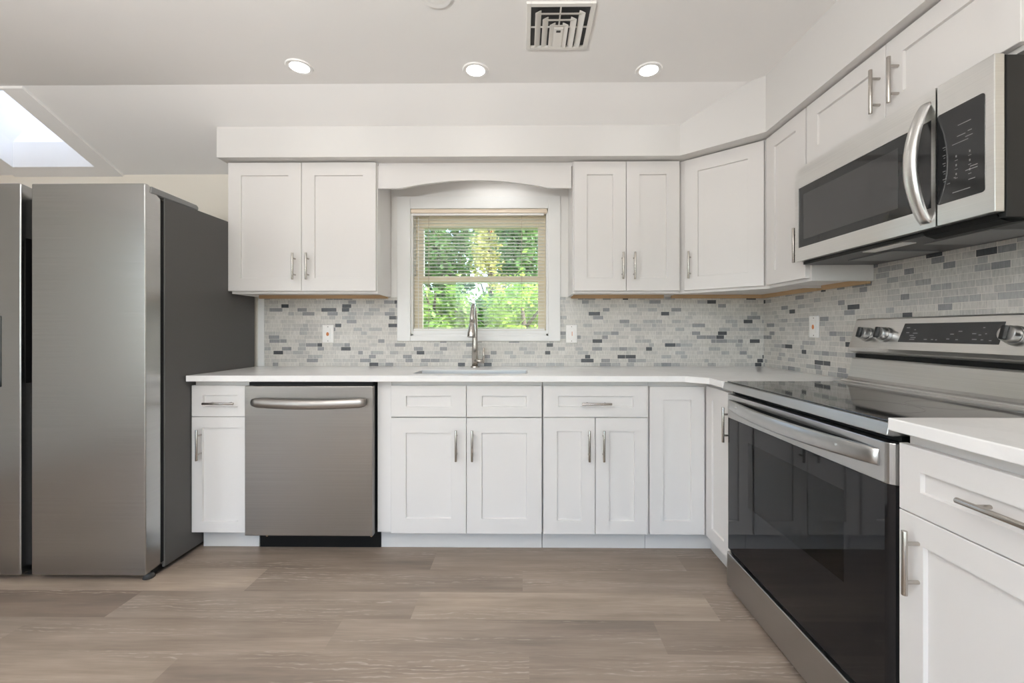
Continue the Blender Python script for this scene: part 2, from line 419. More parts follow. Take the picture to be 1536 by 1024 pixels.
# soffit above the wall cabinets, following the corner
SZ = 2.114
pl = [(-1.7257, YW), (-1.7257, 2.385), (.872, 2.385), (1.19, 2.105), (1.19, -.6), (XR, -.6), (XR, YW)]
b = MB()
bot = [b.v((x, y, SZ)) for x, y in pl]
top = [b.v((x, y, ceil_z(y) + .015)) for x, y in pl]
b.face(bot[::-1])
for i in range(len(pl)): b.face([bot[i], bot[(i + 1) % len(pl)], top[(i + 1) % len(pl)], top[i]])
b.face(top)
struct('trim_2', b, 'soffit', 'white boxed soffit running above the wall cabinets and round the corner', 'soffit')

# ------------------------------------------------------------------ kitchen window
win = thing('window_1', 'white framed double-hung window over the sink', 'window', ((WX0 + WX1) / 2, YW, WZ0), None, 'structure')
b = MB(); CX0, CX1, CZ0, CZ1 = -.798, .2335, 1.072, 1.988
b.box(CX0, WX0, YW - .02, YW, CZ0 + .002, CZ1); b.box(WX1, CX1, YW - .02, YW, CZ0 + .002, CZ1)
b.box(WX0, WX1, YW - .02, YW, WZ1, CZ1)
obj('casing', b, 'trimwhite', win, .002)
b = MB(); b.box(WX0, WX1, YW - .018, YW, CZ0 + .002, WZ0); obj('apron', b, 'trimwhite', win, .002)
b = MB(); b.box(WX0, WX0 + .012, YW, YW + .12, WZ0, WZ1); b.box(WX1 - .012, WX1, YW, YW + .12, WZ0, WZ1)
b.box(WX0, WX1, YW, YW + .12, WZ1 - .012, WZ1); b.box(WX0, WX1, YW, YW + .12, WZ0, WZ0 + .012)
obj('jamb', b, 'trimwhite', win)
ix0, ix1 = WX0 + .012, WX1 - .012
def sash(name, z0, z1, y, rl, stile):
    b = MB(); b.box(ix0, ix0 + stile, y, y + .035, z0, z1); b.box(ix1 - stile, ix1, y, y + .035, z0, z1)
    b.box(ix0 + stile, ix1 - stile, y, y + .035, z0, z0 + rl[0]); b.box(ix0 + stile, ix1 - stile, y, y + .035, z1 - rl[1], z1)
    s = obj(name, b, 'sash' if name == 'upper_sash' else 'sash', win, .002)
    g = MB(); g.box(ix0 + stile, ix1 - stile, y + .015, y + .019, z0 + rl[0], z1 - rl[1]); obj('pane', g, 'pane', s)
sash('upper_sash', 1.455, WZ1 - .014, YW + .078, (.035, .085), .050)
sash('lower_sash', WZ0 + .014, 1.492, YW + .040, (.022, .036), .050)
b = MB(); b.box(ix0, ix1, YW + .005, YW + .040, WZ0 + .012, WZ0 + .034); obj('stool', b, 'trimwhite', win, .002)

# blind inside the frame
bl = thing('window_blind', 'ivory horizontal slatted blind with open slats, in the window over the sink', 'blind', (-.28, YW + .02, WZ1 - .05))
BX0, BX1 = WX0 + .002, WX1 - .006
b = MB(); b.box(BX0, BX1, YW - .012, YW + .016, WZ1 - .026, WZ1 - .001); obj('headrail', b, 'blindrail', bl, .002)
b = MB(); b.box(BX0 + .006, BX1 - .02, YW - .008, YW + .014, WZ1 - .040, WZ1 - .027); obj('valance_clip', b, 'plate', bl, .002)
b = MB(); zt, zb = WZ1 - .062, WZ0 + .052; ns = 33
for i in range(ns):
    z = zt + (zb - zt) * i / (ns - 1)
    x0, x1 = BX0 + .012, BX1 - .016
    # a shallow curved slat, 22 mm deep, nearly level
    prof = [(-.010, -.0012), (-.003, .0014), (.004, .0014), (.010, -.0002)]
    rows = [[b.v((x, YW + .018 + y * .98, z + h - y * .06)) for (y, h) in prof] for x in (x0, x1)]
    rows2 = [[b.v((x, YW + .018 + y * .98, z + h - y * .06 - .0009)) for (y, h) in prof] for x in (x0, x1)]
    for q in range(3):
        b.face([rows[0][q], rows[1][q], rows[1][q + 1], rows[0][q + 1]], True)
        b.face([rows2[0][q], rows2[0][q + 1], rows2[1][q + 1], rows2[1][q]], True)
    b.face([rows[0][0], rows2[0][0], rows2[1][0], rows[1][0]]); b.face([rows[0][3], rows[1][3], rows2[1][3], rows2[0][3]])
obj('slats', b, 'blind', bl)
b = MB(); b.box(BX0 + .012, BX1 - .016, YW + .006, YW + .030, WZ0 + .035, WZ0 + .046); obj('bottom_rail', b, 'plate', bl, .002)
for x in (-.605, -.010):
    for y in (YW + .006, YW + .030):
        b = MB(); b.cyl((x, y, WZ0 + .04), (x, y, WZ1 - .03), .0011, n=6); obj('ladder_cord', b, 'cord', bl)
b = MB(); b.cyl((-.668, YW + .0, WZ1 - .05), (-.668, YW + .002, WZ0 + .045), .0022, n=8); obj('tilt_wand', b, 'plate', bl)

# ------------------------------------------------------------------ mosaic backsplash
b = MB(); T0 = .914
b.box(-1.6487, XR, YW - .008, YW - .0004, T0, 1.350)
bs = b
# cut out around the window casing: rebuild as pieces
bs = MB(); bs.box(-1.6487, CX0, YW - .008, YW - .0004, T0, 1.352); bs.box(CX1, XR - .008, YW - .008, YW - .0004, T0, 1.352); bs.box(CX0, CX1, YW - .008, YW - .0004, T0, CZ0)
tag(obj('tile_backsplash', bs, 'tileback'), 'grey and white stone mosaic backsplash under the window, behind the faucet', 'backsplash', 'mosaic tile backsplash')
bs = MB(); bs.box(XR - .008, XR - .0004, .2, YW, T0, 1.352); bs.box(XR - .008, XR - .0004, 1.0, 1.86, 1.352, 1.50); bs.box(XR - .008, XR - .0004, .2, 1.0, 1.352, 1.36)
tag(obj('tile_backsplash', bs, 'tileright'), 'grey and white stone mosaic backsplash behind the range', 'backsplash', 'mosaic tile backsplash')
b = MB(); b.box(-1.690, -1.6495, YW - .010, YW, .915, 1.352)
tag(obj('trim_3', b, 'trimwhite', None, .001), 'white end strip between fridge and mosaic tile', 'trim', None, 'structure')

# ------------------------------------------------------------------ cabinets
def face_m(x, y, ang): return Matrix.Translation((x, y, 0)) @ Matrix.Rotation(ang, 4, 'Z')
MF = face_m                                # local x runs along the face, local y goes into the cabinet
def pull(mt, parent, x, z, L, vertical=True, y=0.0):
    b = MB(mt); s = .032
    if vertical:
        b.cyl((x, y - s, z - L / 2), (x, y - s, z + L / 2), .006)
        for q in (-.3, .3): b.cyl((x, y, z + q * L), (x, y - s, z + q * L), .0045, n=12)
    else:
        b.cyl((x - L / 2, y - s, z), (x + L / 2, y - s, z), .006)
        for q in (-.3, .3): b.cyl((x + q * L, y, z), (x + q * L, y - s, z), .0045, n=12)
    return obj('handle', b, 'handle', parent, .0008)
def front(mt, parent, name, x0, x1, z0, z1, rail, handle=None, th=.02, rz=None):
    b = MB(mt); b.shaker(x0, x1, z0, z1, rail, rz, th)
    d = obj(name, b, 'white', parent)
    if handle: pull(mt, d, *handle)
    return d
HB = .156
def cab_thing(name, label, mt, w_, z, group):
    p = mt @ Vector((w_ / 2, .02, z)); return thing(name, label, 'cabinet', tuple(p), group)

YB = 2.165; BZ0, BZ1 = .108, .8596; FR = .0225
def base_box(mt, t, w_, depth=.50, z1=.8835, stretch=(0, 0)):
    b = MB(mt); b.box(0, w_, FR - .0015, depth, BZ0, z1); obj('carcass', b, 'white', t, .001)
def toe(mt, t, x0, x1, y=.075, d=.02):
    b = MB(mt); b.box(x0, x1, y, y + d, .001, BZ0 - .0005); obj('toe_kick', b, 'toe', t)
G1 = 'white base cabinets'
# narrow base beside the fridge
X0 = -1.690
mt = MF(X0, YB, 0); t = cab_thing('base_cabinet', 'narrow white base cabinet with one drawer, between fridge and dishwasher', mt, .300, 0, G1)
base_box(mt, t, .296); toe(mt, t, .0, .296)
front(mt, t, 'drawer', -.006, .288, .7005, BZ1, .058, (.152, .771, .158, False), rz=.050)
front(mt, t, 'door', -.006, .288, BZ0, .6985, .055, (.044, .561, HB, True))
# sink base + filler + runs on
mt = MF(-.6741, YB, 0); t = cab_thing('base_cabinet', 'wide white sink base cabinet with two doors below two false drawer fronts', mt, .77, 0, G1)
b = MB(mt); b.box(0, .018, FR - .0015, .53, BZ0, .8835); b.box(.7525, .7705, FR - .0015, .53, BZ0, .8835); b.box(.018, .7525, FR - .0015, FR + .016, BZ0, .8835); b.box(.018, .7525, .515, .53, BZ0, .8835); b.box(.018, .7525, FR + .016, .515, BZ0, BZ0 + .018)
obj('carcass', b, 'white', t); toe(mt, t, 0, .7705)
fil = MB(mt); fil.box(-.0735, -.001, FR - .006, FR + .06, BZ0, .8835); obj('filler_panel', fil, 'white', t, .001)
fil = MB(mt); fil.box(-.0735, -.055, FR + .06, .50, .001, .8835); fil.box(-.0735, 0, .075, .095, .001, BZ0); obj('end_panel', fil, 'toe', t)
front(mt, t, 'false_front', .000, .3835, .7005, BZ1, .077, rz=.052); front(mt, t, 'false_front', .3865, .767, .7005, BZ1, .077, rz=.052)
front(mt, t, 'door', .000, .3835, BZ0, .6955, .076, (.336, .561, HB, True)); front(mt, t, 'door', .3865, .767, BZ0, .6955, .076, (.417, .561, HB, True))
# drawer over two doors
mt = MF(.1000, YB, 0); t = cab_thing('base_cabinet', 'white base cabinet with a wide drawer above two narrow doors, right of sink base', mt, .535, 0, G1)
base_box(mt, t, .535); toe(mt, t, 0, .535)
front(mt, t, 'drawer', .003, .531, .7005, BZ1, .074, (.268, .772, .150, False), rz=.052)
front(mt, t, 'door', .003, .2635, BZ0, .6975, .068, (.231, .561, HB, True)); front(mt, t, 'door', .2665, .531, BZ0, .6975, .068, (.304, .561, HB, True))
# corner base: one leaf on each run
mt = MF(.6370, YB, 0); t = cab_thing('base_cabinet', 'white corner base cabinet with two full height leaves meeting in the inner corner', mt, .45, 0, G1)
b = MB(); b.box(.637, 1.515, YB + FR, YB + .50, BZ0, .8835); b.box(.92 + FR, 1.515, 1.905, YB + FR, BZ0, .8835); obj('carcass', b, 'white', t)
b = MB(); b.box(.637, .998, 2.24, 2.26, .001, BZ0 - .0005); b.box(.978, .998, 1.90, 2.24, .001, BZ0 - .0005); obj('toe_kick', b, 'toe', t)
front(mt, t, 'door', .003, .280, BZ0, BZ1 - .003, .068)
mr = MF(.920, YB - .006, R(-90))
front(mr, t, 'door', .002, .254, BZ0, BZ1 + .002, .062, (.253, .72, HB, True))
# right-hand base beside the range
mr2 = MF(.905, 1.0385, R(-90)); t = cab_thing('base_cabinet', 'white base cabinet with drawer and door, nearest, right of the range', mr2, .60, 0, G1)
b = MB(mr2); b.box(.006, .62, FR, .605, BZ0, .892); obj('carcass', b, 'white', t, .001); toe(mr2, t, .006, .62)
front(mr2, t, 'drawer', .002, .612, .7115, .868, .055, (.2545, .795, .170, False))
front(mr2, t, 'door', .002, .612, BZ0, .709, .062, (.053, .605, .147, True))

# wall cabinets
YU = 2.44; UZ0, UZ1 = 1.3534, 2.1125; DZ0, DZ1 = 1.3680, 2.1060
G2 = 'white wall cabinets'
def wall_box(mt, t, w_, depth, z0=UZ0, z1=UZ1, side=.016, rail=True, x0=0.0):
    b = MB(mt); b.box(x0, w_, FR - .0015, depth, z0 + .012, z1)
    b.box(x0, w_, FR - .0015, FR + .017, z0, z0 + .013)                          # face frame foot
    b.box(x0, x0 + side, FR + .017, depth, z0, z0 + .013); b.box(w_ - side, w_, FR + .017, depth, z0, z0 + .013)
    obj('carcass', b, 'white', t, .001)
    if rail:
        r = MB(mt); r.box(x0 + side, w_ - side, depth - .020, depth - .001, z0 - .010, z0 + .0118); obj('mounting_rail', r, 'rawwood', t)
mt = MF(-1.7000, YU, 0); t = cab_thing('wall_cabinet', 'white two-door wall cabinet between the fridge and the window', mt, .853, UZ0, G2)
wall_box(mt, t, .858, .268, x0=.009)
front(mt, t, 'door', .0, .4228, DZ0, DZ1, .074, (.389, 1.506, .153, True)); front(mt, t, 'door', .4255, .853, DZ0, DZ1, .074, (.466, 1.506, .153, True))
mt = MF(.2850, YU, 0); t = cab_thing('wall_cabinet', 'white two-door wall cabinet right of the window', mt, .61, UZ0, G2)
wall_box(mt, t, .6135, .268)
front(mt, t, 'door', .0044, .3010, DZ0, DZ1, .074, (.279, 1.507, .153, True)); front(mt, t, 'door', .3040, .606, DZ0, DZ1, .074, (.345, 1.507, .153, True))
# diagonal corner
P0 = Vector((.8995, YU + .012)); P1 = Vector((1.238, 2.163)); dd = P1 - P0; wd = dd.length
md = MF(P0.x, P0.y, math.atan2(dd.y, dd.x))
t = cab_thing('wall_cabinet', 'white one-door wall cabinet set diagonally across the corner', md, wd, UZ0, G2)
def plan(pts, z0, z1, mb):
    A = [mb.v((x, y, z0)) for x, y in pts]; B = [mb.v((x, y, z1)) for x, y in pts]; n = len(pts)
    mb.face(A[::-1]); mb.face(B)
    for i in range(n): mb.face([A[i], A[(i + 1) % n], B[(i + 1) % n], B[i]])
nin = Vector((-dd.y, dd.x)).normalized() * .0225
ud = dd.normalized(); Q0, Q1 = P0 + nin * .9, P1 + nin * .9
Q0 = Q0 - ud * ((Q0.x - .8990) / ud.x); Q1 = Q1 + ud * ((Q1.y - 2.1690) / -ud.y)
b = MB(); plan([tuple(Q0), tuple(Q1), (XR - .01, Q1.y), (XR - .01, YW - .01), (Q0.x, YW - .01)], UZ0 + .012, UZ1, b)
R0, R1 = P0 + nin * 1.8, P1 + nin * 1.8
b.hexa([(Q0.x, Q0.y, UZ0), (Q1.x, Q1.y, UZ0), (R1.x, R1.y, UZ0), (R0.x, R0.y, UZ0), (Q0.x, Q0.y, UZ0 + .013), (Q1.x, Q1.y, UZ0 + .013), (R1.x, R1.y, UZ0 + .013), (R0.x, R0.y, UZ0 + .013)])
obj('carcass', b, 'white', t)
b = MB(); b.box(.93, XR - .009, YW - .03, YW - .010, UZ0 - .010, UZ0 + .0118); b.box(XR - .03, XR - .009, 2.18, YW - .03, UZ0 - .010, UZ0 + .0118); obj('mounting_rail', b, 'rawwood', t)
front(md, t, 'door', .022, wd - .022, DZ0, DZ1, .074, (.056, 1.507, .153, True))
# narrow one left of the microwave, and the one above it
XU = 1.225
mr = MF(XU, 2.1680, R(-90)); t = cab_thing('wall_cabinet', 'narrow white wall cabinet beside the microwave', mr, .31, UZ0, G2)
wall_box(mr, t, .3130, .287)
front(mr, t, 'door', .004, .3005, DZ0, DZ1, .066, (.272, 1.515, .153, True))
mr = MF(XU, 1.8600, R(-90)); t = cab_thing('wall_cabinet', 'white wall cabinet with two low doors above the microwave', mr, .80, 1.84, G2)
b = MB(mr); b.box(.006, .806, FR, .287, 1.836, UZ1); obj('carcass', b, 'white', t, .001)
OZ0 = 1.849
front(mr, t, 'door', .003, .4030, OZ0, DZ1, .064, (.382, 1.958, .150, True)); front(mr, t, 'door', .4060, .798, OZ0, DZ1, .064, (.455, 1.957, .150, True))

# arched valance over the window
b = MB(); n = 40; vx0, vx1 = -.8405, .2764; zt = 2.0905
lo = []
for i in range(n + 1):
    u = i / n; x = vx0 + (vx1 - vx0) * u
    s = min(1, max(0, (u - .12) / .76)); z = 1.9615 + .0465 * (math.sin(math.pi * s) ** 1.0 if 0 < s < 1 else 0) ** .85
    lo.append((x, z))
A = [b.v((x, 2.46, z)) for x, z in lo]; A2 = [b.v((x, 2.46, zt)) for x, z in lo]
B = [b.v((x, 2.479, z)) for x, z in lo]; B2 = [b.v((x, 2.479, zt)) for x, z in lo]
for i in range(n):
    b.face([A[i], A[i + 1], A2[i + 1], A2[i]]); b.face([B[i + 1], B[i], B2[i], B2[i + 1]])
    b.face([A[i + 1], A[i], B[i], B[i + 1]]); b.face([A2[i], A2[i + 1], B2[i + 1], B2[i]])
b.face([A[0], A2[0], B2[0], B[0]]); b.face([A[-1], B[-1], B2[-1], A2[-1]])
va = thing('valance', 'white arched valance board bridging the two wall cabinets over the window', 'valance', (-.28, 2.46, 1.96))
obj('arched_board', b, 'white', va, .001)
b = MB(); b.box(-.8405, .2840, 2.471, 2.485, 2.0910, 2.1130); obj('cleat', b, 'white', va)
vl = light('valance_light', 'AREA', .35, (-.16, 2.58, 2.085), (0, 0, 0), .34, .03, (1, .99, .98), va)
b = MB(); b.box(-.345, .025, 2.56, 2.60, 2.087, 2.113); obj('light_bar', b, 'plate', va)
# painted wall around the window above the tile
b = MB()
b.box(-.8405, CX0 - .001, YW - .006, YW - .0005, 1.353, 2.11); b.box(CX1 + .001, .2845, YW - .006, YW - .0005, 1.353, 2.11); b.box(CX0 - .001, CX1 + .001, YW - .006, YW - .0005, CZ1 + .001, 2.11)
tag(obj('trim_4', b, 'wallwhite'), 'white painted wall panel around the window casing', 'wall panel', None, 'structure')

# ------------------------------------------------------------------ worktops, sink, faucet
def counter(name, outline, z0, z1, label, holes=()):
    b = MB(); bm = b.bm
    loops = []
    for pts in [outline] + list(holes):
        vs = [b.v((x, y, z1)) for x, y in pts]
        loops.append([bm.edges.new((vs[i], vs[(i + 1) % len(vs)])) for i in range(len(vs))])
    geo = bmesh.ops.triangle_fill(bm, use_beauty=True, use_dissolve=False, edges=[e for l in loops for e in l])
    fs = [g for g in geo['geom'] if isinstance(g, bmesh.types.BMFace)]
    ex = bmesh.ops.extrude_face_region(bm, geom=fs)
    for g in ex['geom']:
        if isinstance(g, bmesh.types.BMVert): g.co.z = z0
    return tag(obj(name, b, 'quartz', None, .003, 3), label, 'countertop', 'white quartz worktops')
CF, RF = 2.121, .885
arc = []
r_ = .055; cx_, cy_ = RF - r_, CF - r_
for i in range(9):
    a = R(90) - i / 8 * R(90); arc.append((cx_ + r_ * math.cos(a), cy_ + r_ * math.sin(a)))
# the inner corner is eased by a small diagonal curve
arc = [(RF - .085 + .085 * (1 - math.cos(i / 8 * R(90))) , CF - .085 * (1 - math.sin(R(90) - i / 8 * R(90)))) for i in range(9)]
outl = [(-1.691, CF)] + arc + [(RF, 1.9075), (XR - .009, 1.9075), (XR - .009, YW - .010), (-1.691, YW - .010)]
sk = (-.588, .022, 2.235, 2.45)
def rr(x0, x1, y0, y1, r, n=5):
    p = []
    for (cx, cy, a0) in ((x1 - r, y1 - r, 0), (x0 + r, y1 - r, 90), (x0 + r, y0 + r, 180), (x1 - r, y0 + r, 270)):
        for i in range(n + 1): a = R(a0 + 90 * i / n); p.append((cx + r * math.cos(a), cy + r * math.sin(a)))
    return p
counter('countertop', outl, .8840, .9140, 'long white quartz countertop with sink cutout, running into the corner', [rr(*sk, .02)])
counter('countertop', [(.885, 1.0455), (.885, .38), (XR - .009, .38), (XR - .009, 1.0455)], .8960, .9262, 'short white quartz countertop right of the range')
s_ = thing('sink', 'stainless undermount sink below the window', 'sink', (-.28, 2.34, .70))
b = MB(); x0, x1, y0, y1 = sk[0] + .0045, sk[1] - .0045, sk[2] + .0045, sk[3] - .0045
th = .003
def tub(b, x0, x1, y0, y1, z0, z1, th):
    b.box(x0 - th, x0, y0 - th, y1 + th, z0, z1); b.box(x1, x1 + th, y0 - th, y1 + th, z0, z1)
    b.box(x0, x1, y0 - th, y0, z0, z1); b.box(x0, x1, y1, y1 + th, z0, z1); b.box(x0, x1, y0, y1, z0, z0 + th)
tub(b, x0, x1, y0, y1, .70, .9125, th); obj('basin', b, 'sinksteel', s_)
b = MB(); b.cyl((-.28, 2.34, .7032), (-.28, 2.34, .706), .045, .042); obj('drain', b, 'handle', s_)

f_ = thing('faucet', 'brushed nickel gooseneck faucet with pull-down spray head, below the window', 'faucet', (-.297, 2.617, .914))
b = MB(); b.cyl((-.297, 2.617, .9142), (-.297, 2.617, .924), .027, .025, 28); obj('base_ring', b, 'handle', f_, .001)
b = MB(); pts = [(-.297, 2.617, .922), (-.297, 2.617, 1.05)]; rad = [.0185, .0180]
for i in range(1, 5): pts.append((-.297, 2.617, 1.05 + .03 * i)); rad.append(.0165)
cz, cy, rr_ = 1.185, 2.545, .072
for i in range(1, 13):
    a = R(180 * i / 12); pts.append((-.297, cy + rr_ * math.cos(a), cz + rr_ * 1.5 * math.sin(a))); rad.append(.0155 - .0035 * math.sin(a))
obj('neck', b.tube(pts, rad, 20), 'handle', f_)
b = MB(); b.tube([(-.297, 2.473, 1.186), (-.2975, 2.467, 1.16), (-.298, 2.460, 1.13), (-.2985, 2.455, 1.103)], [.0145, .0195, .0235, .0255], 24); obj('spray_head', b, 'handle', f_, .001)
b = MB(); b.cyl((-.297, 2.610, .958), (-.243, 2.605, .951), .012, .013, 16); b.tube([(-.246, 2.605, .945), (-.242, 2.602, .985), (-.241, 2.598, 1.035)], [.0085, .0060, .0065], 12); obj('lever', b, 'handle', f_)

# ------------------------------------------------------------------ dishwasher
d_ = thing('dishwasher', 'grey stainless dishwasher with bowed bar handle', 'dishwasher', (-1.07, 2.3, 0))
DX0, DX1 = -1.3995, -.7485
b = MB(); b.box(DX0 + .014, DX1 - .006, 2.185, 2.66, .115, .868); obj('tub_body', b, 'black', d_)
b = MB(); b.box(DX0 + .02, DX1 - .01, 2.135, 2.1845, .863, .8805); obj('control_strip', b, 'black', d_)
b = MB(); b.box(DX0 + .014, DX1 + .0, 2.235, 2.25, .002, .106); obj('kick_plate', b, 'black', d_)
b = MB(); zs0, zs1 = .1065, .8612
pf = [(2.130, zs0 + .004), (2.130, zs1), (2.170, zs1), (2.170, zs0), (2.140, zs0)]
b.prism(pf, lambda p, t_: (t_, p[0], p[1]), -1.3995, -.7560)
dd_ = obj('door', b, 'dw', d_, .003)
b = MB()
hy = lambda u: 2.130 - .022 - .026 * math.sin(math.pi * u)
hx0, hx1 = -1.350, -.785; n = 24; rings = []
for i in range(n + 1):
    u = i / n; x = hx0 + (hx1 - hx0) * u; y = hy(u) ; zc = .782 - .006 * math.sin(math.pi * u)
    hh = .024
    if i in (0, n): hh = .017
    sec = [(0, -hh), (-.009, -hh + .006), (-.013, 0), (-.009, hh - .006), (0, hh), (.010, hh - .004), (.010, -hh + .004)]
    rings.append([b.v((x, y + q[0], zc + q[1])) for q in sec])
for A, B in zip(rings, rings[1:]):
    for j in range(7): b.face([A[j], A[(j + 1) % 7], B[(j + 1) % 7], B[j]], True)
b.face(rings[0][::-1]); b.face(rings[-1])
b.box(hx0 + .004, hx0 + .03, 2.108, 2.1302, .765, .797); b.box(hx1 - .03, hx1 - .004, 2.108, 2.1302, .765, .797)
obj('handle', b, 'dwhandle', dd_)
for x in (DX0 + .05, DX1 - .05):
    b = MB(); b.cyl((x, 2.2348, .062), (x, 2.2335, .062), .006, n=12); obj('screw', b, 'rawwood', d_)

# ------------------------------------------------------------------ refrigerator
fr = thing('refrigerator', 'side-by-side stainless refrigerator with dark grey sides', 'refrigerator', (-2.16, 2.3, 0))
FX0, FX1 = -2.625, -1.699
b = MB(); b.box(FX0, FX1, 2.005, 2.685, .020, 1.768); obj('case', b, 'fridgeside', fr, .004)
b = MB()
prof_d = lambda: [(1.906, .034), (1.906, 1.803), (1.926, 1.803), (1.945, 1.785), (1.990, 1.757), (1.990, .044)]
ext = lambda p, t_: (t_, p[0], p[1])
b.prism(prof_d(), ext, -2.2215, FX1 - .004); obj('door', b, 'fridge', fr, .005, 3)
b = MB(); b.prism([(1.906, .034), (1.906, 1.806), (1.990, 1.790), (1.990, .034)], ext, FX0, -2.270); ld = obj('door', b, 'fridge', fr, .005, 3)
b = MB(); b.box(-2.2675, -2.224, 1.965, 2.004, .05, 1.75); obj('centre_gasket', b, 'fridgedark', fr)
b = MB(); b.box(-2.2695, -2.2665, 1.922, 1.962, .90, 1.56); b.box(-2.2245, -2.2218, 1.922, 1.960, .90, 1.56); obj('recessed_grip', b, 'black', fr)
b = MB(); b.box(-2.565, -2.357, 1.9035, 1.912, .884, 1.207); obj('dispenser', b, 'glassblack', ld, .008, 3)
b = MB(); b.box(-2.55, -2.37, 1.9020, 1.904, .900, 1.090); obj('dispenser_recess', b, 'black', ld)
for x, nm in ((-1.775, 'hinge_cover'), (-2.545, 'hinge_cover')):
    b = MB(); b.prism([(1.930, 1.768), (1.934, 1.798), (2.010, 1.797), (2.205, 1.792), (2.217, 1.784), (2.217, 1.7685)], ext, x - .07, x + .0765); obj(nm, b, 'hinge', fr, .004, 3)
b = MB(); b.box(FX0 + .004, FX1 - .004, 1.9905, 2.0045, .05, 1.752); obj('door_gasket', b, 'black', fr)
b = MB(); b.box(FX0 + .02, FX1 - .012, 1.955, 2.05, .012, .034); obj('toe_grille', b, 'black', fr)
for x in (FX0 + .06, FX1 - .03):
    for y in (1.955, 2.6):
        b = MB(); b.cyl((x, y, .0005), (x, y, .026), .024, .018, 16); obj('foot', b, 'fridgedark', fr)

# ------------------------------------------------------------------ range
rg = thing('range', 'stainless electric range with black glass cooktop and oven door', 'range', (1.2, 1.46, 0))
RY0, RY1 = 1.0465, 1.8985
b = MB(); tub_y0, tub_y1 = RY0 + .006, RY1 - .006
# body as a shell with an oven cavity open to the front
cv = (1.17, 1.76, .34, .74)              # cavity y0,y1,z0,z1
b.box(.935, 1.49, tub_y0, cv[0], .035, .872); b.box(.935, 1.49, cv[1], tub_y1, .035, .872)
b.box(.935, 1.49, cv[0], cv[1], .035, cv[2]); b.box(.935, 1.49, cv[0], cv[1], cv[3], .872); b.box(1.40, 1.49, cv[0], cv[1], cv[2], cv[3])
obj('body', b, 'blackmetal', rg)
b = MB(); e = .0015
b.box(.936, 1.399, cv[0] + e, cv[0] + 2 * e, cv[2] + e, cv[3] - e); b.box(.936, 1.399, cv[1] - 2 * e, cv[1] - e, cv[2] + e, cv[3] - e)
b.box(1.395, 1.398, cv[0] + e, cv[1] - e, cv[2] + e, cv[3] - e); b.box(.936, 1.398, cv[0] + e, cv[1] - e, cv[2] + e, cv[2] + 2 * e)
cavo = obj('oven_liner', b, 'oven', rg)
for zr in (.455, .575):
    b = MB(); b.cyl((.955, cv[0] + .01, zr), (.955, cv[1] - .01, zr), .0035, n=8); b.cyl((1.38, cv[0] + .01, zr), (1.38, cv[1] - .01, zr), .003, n=8)
    for i in range(15): y = cv[0] + .02 + i * (cv[1] - cv[0] - .04) / 14; b.cyl((.955, y, zr), (1.38, y, zr), .0018, n=6)
    obj('oven_rack', b, 'rack', rg)
# cooktop
b = MB(); b.prism([(.890, .9125), (.884, .882), (.900, .879), (1.495, .879), (1.495, .9125)], lambda p, t_: (p[0], t_, p[1]), RY0, RY1)
ct = obj('cooktop_frame', b, 'range', rg, .003, 3)
b = MB(); b.box(.899, 1.360, RY0 + .006, RY1 - .010, .9127, .9165); obj('cooktop_glass', b, 'cooktop', rg, .001)
for (x, y, r1) in ((1.03, 1.68, .10), (1.03, 1.27, .115), (1.24, 1.68, .075), (1.24, 1.28, .08)):
    n = 48; b = MB()
    for i in range(n):
        a, c2 = 2 * math.pi * i / n, 2 * math.pi * (i + 1) / n
        b.face([b.v((x + rr2 * math.cos(q), y + rr2 * math.sin(q), .91665)) for rr2, q in ((r1, a), (r1, c2), (r1 - .002, c2), (r1 - .002, a))])
    obj('burner_ring', b, 'display', rg)
b = MB(); b.box(.925, 1.45, RY0 + .005, RY1 - .004, .866, .8785); obj('vent_gap', b, 'black', rg)
# back guard
ext = lambda p, t_: (p[0], t_, p[1])
b = MB(); b.prism([(1.361, .9127), (1.361, .921), (1.392, .923), (1.393, .9275), (1.418, .930), (1.426, .940), (1.443, 1.016), (1.450, 1.022), (1.500, 1.022), (1.500, .9127)], ext, RY0 + .012, RY1 - .012)
obj('backguard_riser', b, 'mw', rg, .001)
b = MB(); b.box(1.452, 1.50, RY0 + .02, RY1 - .02, 1.022, 1.042); obj('backguard_vent', b, 'black', rg)
hd = [(1.452, 1.040), (1.434, 1.052), (1.428, 1.066), (1.461, 1.184), (1.468, 1.190), (1.505, 1.190), (1.505, 1.040)]
b = MB(); b.prism(hd, ext, RY0 + .010, RY1 - .010); cp = obj('control_panel', b, 'mw', rg, .003, 3)
nx = Vector((1.461 - 1.428, 0, 1.184 - 1.066)); uu = nx.normalized(); nn = Vector((-uu.z, 0, uu.x))     # panel up and outward
def onp(y, s, o=0.0): p = Vector((1.428, y, 1.066)) + uu * s + nn * o; return (p.x, p.y, p.z)
def pbox(b, y0, y1, s0, s1, o0, o1):
    b.hexa([onp(y0, s0, o0), onp(y1, s0, o0), onp(y1, s1, o0), onp(y0, s1, o0), onp(y0, s0, o1), onp(y1, s0, o1), onp(y1, s1, o1), onp(y0, s1, o1)])
b = MB()
b.hexa([onp(1.302, .030, -.002), onp(1.650, .030, -.002), onp(1.640, .103, -.002), onp(1.300, .103, -.002), onp(1.302, .030, .0012), onp(1.650, .030, .0012), onp(1.640, .103, .0012), onp(1.300, .103, .0012)])
ds = obj('display', b, 'display', cp, .001)
b = MB()
